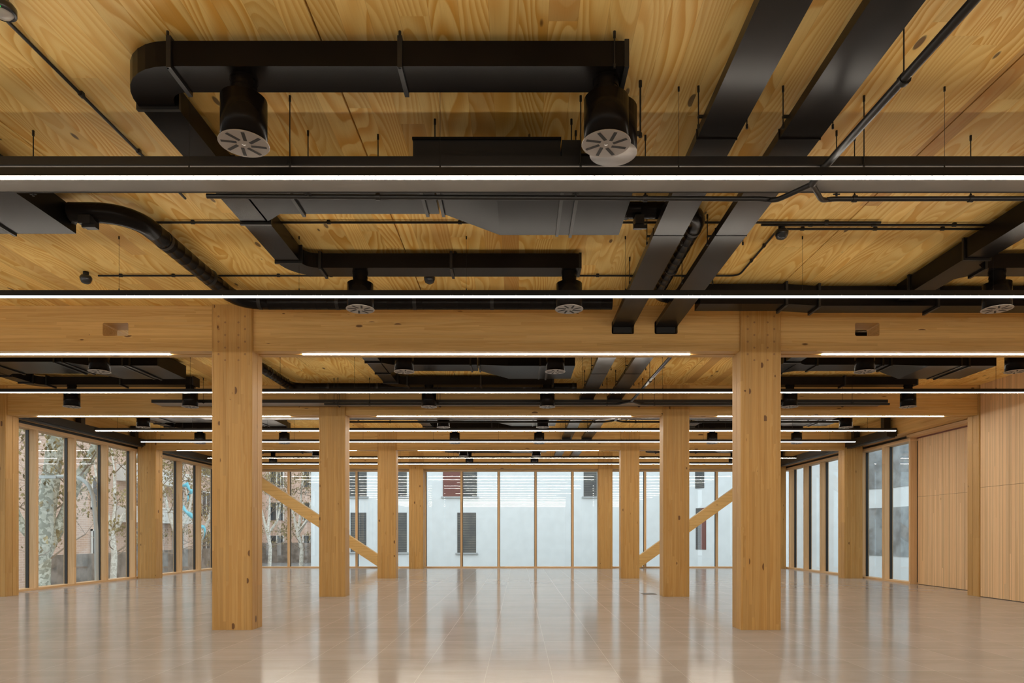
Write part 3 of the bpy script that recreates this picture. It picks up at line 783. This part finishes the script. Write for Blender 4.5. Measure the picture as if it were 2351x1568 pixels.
# ------------------------------------------------------------------ outdoors
GZ = -1.6
struct(MB().box(-90, 90, 30.2, 130, GZ-.2, GZ).box(-90, XL-.5, -40, 30.2, GZ-.2, GZ).box(XR+.5, 90, -40, 30.2, GZ-.2, GZ), 'street', 'street')
def win(root, x0, x1, y, z0, z1, m1='blind', m2=None, dep=.12):
    o = MB().box(x0, x1, y-.01, y+.02, z0, z1).build('window', m1, root)
    sub(MB().box(x0-.12, x1+.12, y-.10, y-.012, z0-.09, z0), 'window_ledge', 'render_grey', o)
    if m2: sub(MB().box(x0+.02, x0+(x1-x0)*.6, y-.05, y-.012, z0, z1), 'shutter', m2, o)
    return o
B = 44.0
bx_ = lambda u: (u-VPX)*B/FPX
bz_ = lambda v: EYE+(VPY-v)*B/FPX
r = thing('white_building', (0, B, GZ), 'plain white rendered building filling the view behind the back windows', 'building')
MB().box(bx_(714), 10.6, B, B+10, GZ, 13).build('wall', 'render_white', r)
for u0, u1, v0, v1, m2 in ((1017, 1095, 960, 1140, 'shutter_red'), (1050, 1093, 1177, 1269, None), (803, 842, 1000, 1140, None), (805, 841, 1177, 1267, None), (914, 934, 1000, 1140, None), (914, 934, 1177, 1268, None), (1340, 1370, 1000, 1140, None), (880, 905, 1177, 1268, None)):
    win(r, bx_(u0), bx_(u1), B-.02, bz_(v1), bz_(v0), 'blind', m2)
r = thing('white_wing', (14, 38, GZ), 'white building wing seen through the right end of the windows', 'building')
P0, P1, P2 = Vector((10.6, 44, 0)), Vector((18.0, 33.5, 0)), Vector((18.6, 4, 0))
m = MB()
for a, b in ((P0, P1), (P1, P2)):
    d = (b-a).normalized(); n = Vector((d.y, -d.x, 0))*-1
    if n.x < 0: n = -n
    q = [a, b, b+n*6, a+n*6]; m.prism([(p.x, p.y) for p in q], 'Z', GZ, 9.5)
m.build('wall', 'render_white', r)
d = (P1-P0).normalized(); nn = Vector((d.y, -d.x, 0)); nn = -nn if nn.x > 0 else nn
def wingwin(t0, t1, z0, z1, mt, base=P0, d=d, nn=nn):
    q = [base+d*t0+nn*.03, base+d*t1+nn*.03, base+d*t1-nn*.02, base+d*t0-nn*.02]
    MB().prism([(p.x, p.y) for p in q], 'Z', z0, z1).build('window', mt, r)
for t0, t1, z0, z1, mt in ((.15, .45, 4.2, 8, 'blind'), (1.0, 1.7, 4.35, 8, 'blind'), (1.05, 1.45, .5, 3.1, 'blind'), (1.45, 1.85, .5, 3.1, 'shutter_red'), (11.2, 12.84, 3.7, 7.6, 'grey_glass'), (11.2, 12.84, .40, 2.75, 'grey_glass')):
    wingwin(t0, t1, z0, z1, mt)
d2 = (P2-P1).normalized(); n2 = Vector((d2.y, -d2.x, 0)); n2 = -n2 if n2.x > 0 else n2
for t0, t1, z0, z1, mt in ((0.0, 5.6, 3.7, 7.6, 'grey_glass'), (0.0, 5.6, .40, 2.75, 'grey_glass'), (7, 20, 3.7, 7.6, 'grey_glass'), (7, 20, .4, 2.75, 'grey_glass')):
    wingwin(t0, t1, z0, z1, mt, P1, d2, n2)

r = thing('brick_building', (-28, 50, GZ), 'long salmon brick apartment building across the street behind the trees', 'building')
m = MB().box(-42, -28, 8, 78, GZ, 11).box(-28, -13, 74, 80, GZ, 22); m.build('wall', 'brick', r)
for k, y in enumerate((14, 19, 24, 29, 34, 45.5, 50.5, 56, 61, 66, 71)):
    for z in (-.4, 3.1, 6.6):
        o = MB().box(-28.03, -27.96, y-.8, y+.8, z+.1, z+2.1).build('window', 'wglass', r)
        sub(MB().box(-27.98, -27.9, y-.9, y-.78, z, z+2.2).box(-27.98, -27.9, y+.78, y+.9, z, z+2.2).box(-27.98, -27.9, y-.04, y+.04, z, z+2.2).box(-27.98, -27.9, y-.9, y+.9, z+2.08, z+2.2).box(-27.98, -27.9, y-.9, y+.9, z, z+.12), 'window_frame', 'conc', o)
for z in (2.3, 5.2, 8.1):
    m = MB().box(-28, -26.9, 47.5, 56.5, z, z+1.15); m.build('balcony', 'conc', r)
for k, x in enumerate((-26.2, -22.6, -19, -15.4)):
    for z in (-.6, 3, 6.6):
        o = MB().box(x-.7, x+.7, 73.9, 74.02, z, z+1.9).build('window', 'wglass', r)
        sub(MB().box(x-.82, x-.66, 73.84, 73.89, z-.1, z+2).box(x+.66, x+.82, 73.84, 73.89, z-.1, z+2).box(x-.06, x+.06, 73.84, 73.89, z-.1, z+2), 'window_frame', 'conc', o)
MB().box(-28, -13, 73.6, 73.99, GZ, .55).box(-27.99, -27.7, 40, 74, GZ, .2).build('plinth', 'hedge', r)

def grow(tw, lf, p, d, L, r_, depth, rng, wob=.35, leafy=1.0):
    pts = [p]; rr = [r_]; q = p.copy(); dd = d.copy()
    n = 4
    for i in range(n):
        dd = (dd+Vector((rng.uniform(-1,1), rng.uniform(-1,1), rng.uniform(-.5,.8)))*wob*.4).normalized()
        q = q+dd*(L/n); pts.append(q.copy()); rr.append(r_*(1-.45*(i+1)/n))
    if max(q_.x+.2*0 for q_ in pts) > (-13.35 if p.y < 32 else -14.0): return
    tw.tube(pts, rr, 8 if r_ > .05 else 5 if r_ > .015 else 3, 0, False)
    if depth == 0:
        for k in range(int(3*leafy)):
            if rng.random() < .5:
                c_ = pts[rng.randint(1, n)]+Vector((rng.uniform(-.12,.12), rng.uniform(-.12,.12), rng.uniform(-.2,.05)))
                s_ = rng.uniform(.04, .09); a = rng.uniform(0, 6.3)
                e = Vector((math.cos(a), math.sin(a), rng.uniform(-.5,.5)))*s_; f = Vector((rng.uniform(-.5,.5), rng.uniform(-.5,.5), -1))*s_
                m_ = Vector((-e.y, e.x, 0))*.35
                lf.add([c_-f, c_+e*.8+m_, c_+f, c_-e*.8+m_], [(0,1,2),(0,2,3)])
        return
    for k in range(3 if depth > 1 else 4):
        i = rng.randint(2, n); a = rng.uniform(0, 6.28)
        nd = (dd*rng.uniform(.5, 1)+Vector((math.cos(a), math.sin(a), rng.uniform(-.3,.7)))*.75).normalized()
        grow(tw, lf, pts[i], nd, L*rng.uniform(.55, .8), rr[i]*rng.uniform(.45, .6), depth-1, rng, wob, leafy)
def tree(base, stems, bark, label, seed, leafy=1.0, twigs=6, tr=.035, tl=1.5):
    """stems: list of (points, radii)"""
    rng = random.Random(seed)
    r = thing('plane_tree', base, label, 'tree', 'plane trees in the street')
    m = MB(); tw = MB(); lf = MB()
    for pts, rad in stems:
        P = smooth(pts, .3, 3) if len(pts) > 2 else [Vector(p) for p in pts]
        R = [rad[0]+(rad[1]-rad[0])*i/(len(P)-1) for i in range(len(P))]
        m.tube(P, R, 14)
        for k in range(twigs):
            i = rng.randint(len(P)//3, len(P)-1); a = rng.uniform(0, 6.28)
            grow(tw, lf, P[i], Vector((math.cos(a), math.sin(a), rng.uniform(-.1, 1))).normalized(), tl, tr, 3, rng, .5, leafy)
    m.build('trunk', bark, r); tw.build('twigs', 'twig', r); lf.build('leaves', 'leaf', r)['kind'] = 'stuff'
    return r
def T(d, *uv): return [((u-VPX)*d/FPX, d+dd, EYE+(VPY-v)*d/FPX) for u, v, dd in uv]
t0 = T(23, (88, 1345, 0), (92, 1290, 0), (104, 1190, 0), (120, 1080, 0), (128, 1000, 0))
tree(t0[0][:2]+(GZ,), [([(t0[0][0], 23, GZ)]+t0[:], (.36, .25)), (T(23, (128, 1000, 0), (165, 940, .3), (210, 850, .6)), (.22, .13)), (T(23, (128, 1000, 0), (105, 940, -.3), (80, 860, -.6)), (.2, .12)),
     (T(23, (100, 1270, .1), (132, 1180, .4), (150, 1100, .6), (182, 1020, .9), (230, 900, 1)), (.2, .15)), (T(23, (90, 1245, -.1), (60, 1195, -.4), (40, 1110, -.6), (25, 1020, -.8)), (.17, .12))],
     'bark', 'thick mottled plane tree trunk with forked limbs outside the near left windows', 3, 1.3, 7, .035, 1.7)
for k, (u, d, lab, seed) in enumerate(((258, 34, 'thin pale plane tree before the balconies, left windows', 11), (405, 40, 'pale bare plane tree seen past the left column', 12), (618, 57, 'white barked bare tree seen left of the sloping brace', 13), (690, 50, 'white barked bare tree before the brick wall, by the white building edge', 14), (455, 47, 'pale bare tree far along the street through left windows', 15))):
    X = (u-VPX)*d/FPX; rng = random.Random(seed)
    st = [([(X, d, GZ), (X+.1, d, .4), (X+rng.uniform(-.3,.3), d, 1.6)], (.15, .13))]
    for j in range(3):
        a = rng.uniform(0, 6.28) ; e = Vector((math.cos(a), math.sin(a)*.6, 0))
        e = Vector((-1+j, .2, 0))*.8
        st.append(([(st[0][0][2][0], d, 1.4), (X+e.x*.7+rng.uniform(-.2,.2), d+e.y, 2.6), (X+e.x*1.2, d+e.y, 4.6), (X+e.x*1.5+rng.uniform(-.5,.5), d+e.y, 7.5)], (.11, .03)))
    tree((X, d, GZ), st, 'bark_white', lab, seed, 1.0, 6, .03, 1.35)
# curved street lamp
r = thing('street_lamp', ((222-VPX)*20.5/FPX, 20.5, GZ), 'grey street lamp post with a curved arm behind the mottled tree', 'street lamp')
pts = [((223-VPX)*20.5/FPX, 20.5, GZ)]+T(20.5, (221, 1215, 0), (214, 1140, 0), (203, 1112, 0), (185, 1098, 0), (160, 1094, 0), (128, 1094, 0))
MB().tube(smooth(pts, .12, 4), .055, 12).build('post', 'lamp', r)
x_, _, z_ = pts[-1]; MB().sweep([(x_+.05, 20.5), (x_-.45, 20.5)], .14, z_-.06, z_+.03).build('lamp_head', 'lamp', r)
# blue ribbons caught in the twigs
for i, (u, v, d, lab) in enumerate(((425, 1130, 38, 'topmost blue ribbon caught in the bare twigs'), (432, 1180, 38, 'middle blue ribbon caught in the bare twigs'), (464, 1216, 38, 'lowest blue ribbon caught in the bare twigs'))):
    x, z = px(u, v, d); rng = random.Random(i+5)
    shape = [[(-.2,.35),(.05,.45),(.3,.1),(.45,.05),(.1,-.1),(.2,-.45)], [(-.3,.4),(-.15,.1),(.15,-.05),(.5,-.35)], [(-.3,.2),(.05,.15),(.2,-.1),(.1,-.5)]][i]
    vs, fs = [], []
    for k, (a, b) in enumerate(shape):
        wd = .06+.08*math.sin(k*1.7+i)**2
        vs += [(x+a-wd*.3, d+.1*math.sin(k*2), z+b-wd), (x+a+wd*.3, d+.1*math.sin(k*2)+.05, z+b+wd), ]
    fs = [(2*k, 2*k+2, 2*k+3, 2*k+1) for k in range(len(shape)-1)]
    o = MB().add(vs, fs, 0, True).build('ribbon', 'ribbon', None, (x, d, z))
    o.modifiers.new('thick', 'SOLIDIFY').thickness = .01
    tag(o, lab, 'ribbon', 'blue ribbons in the trees', 'thing')
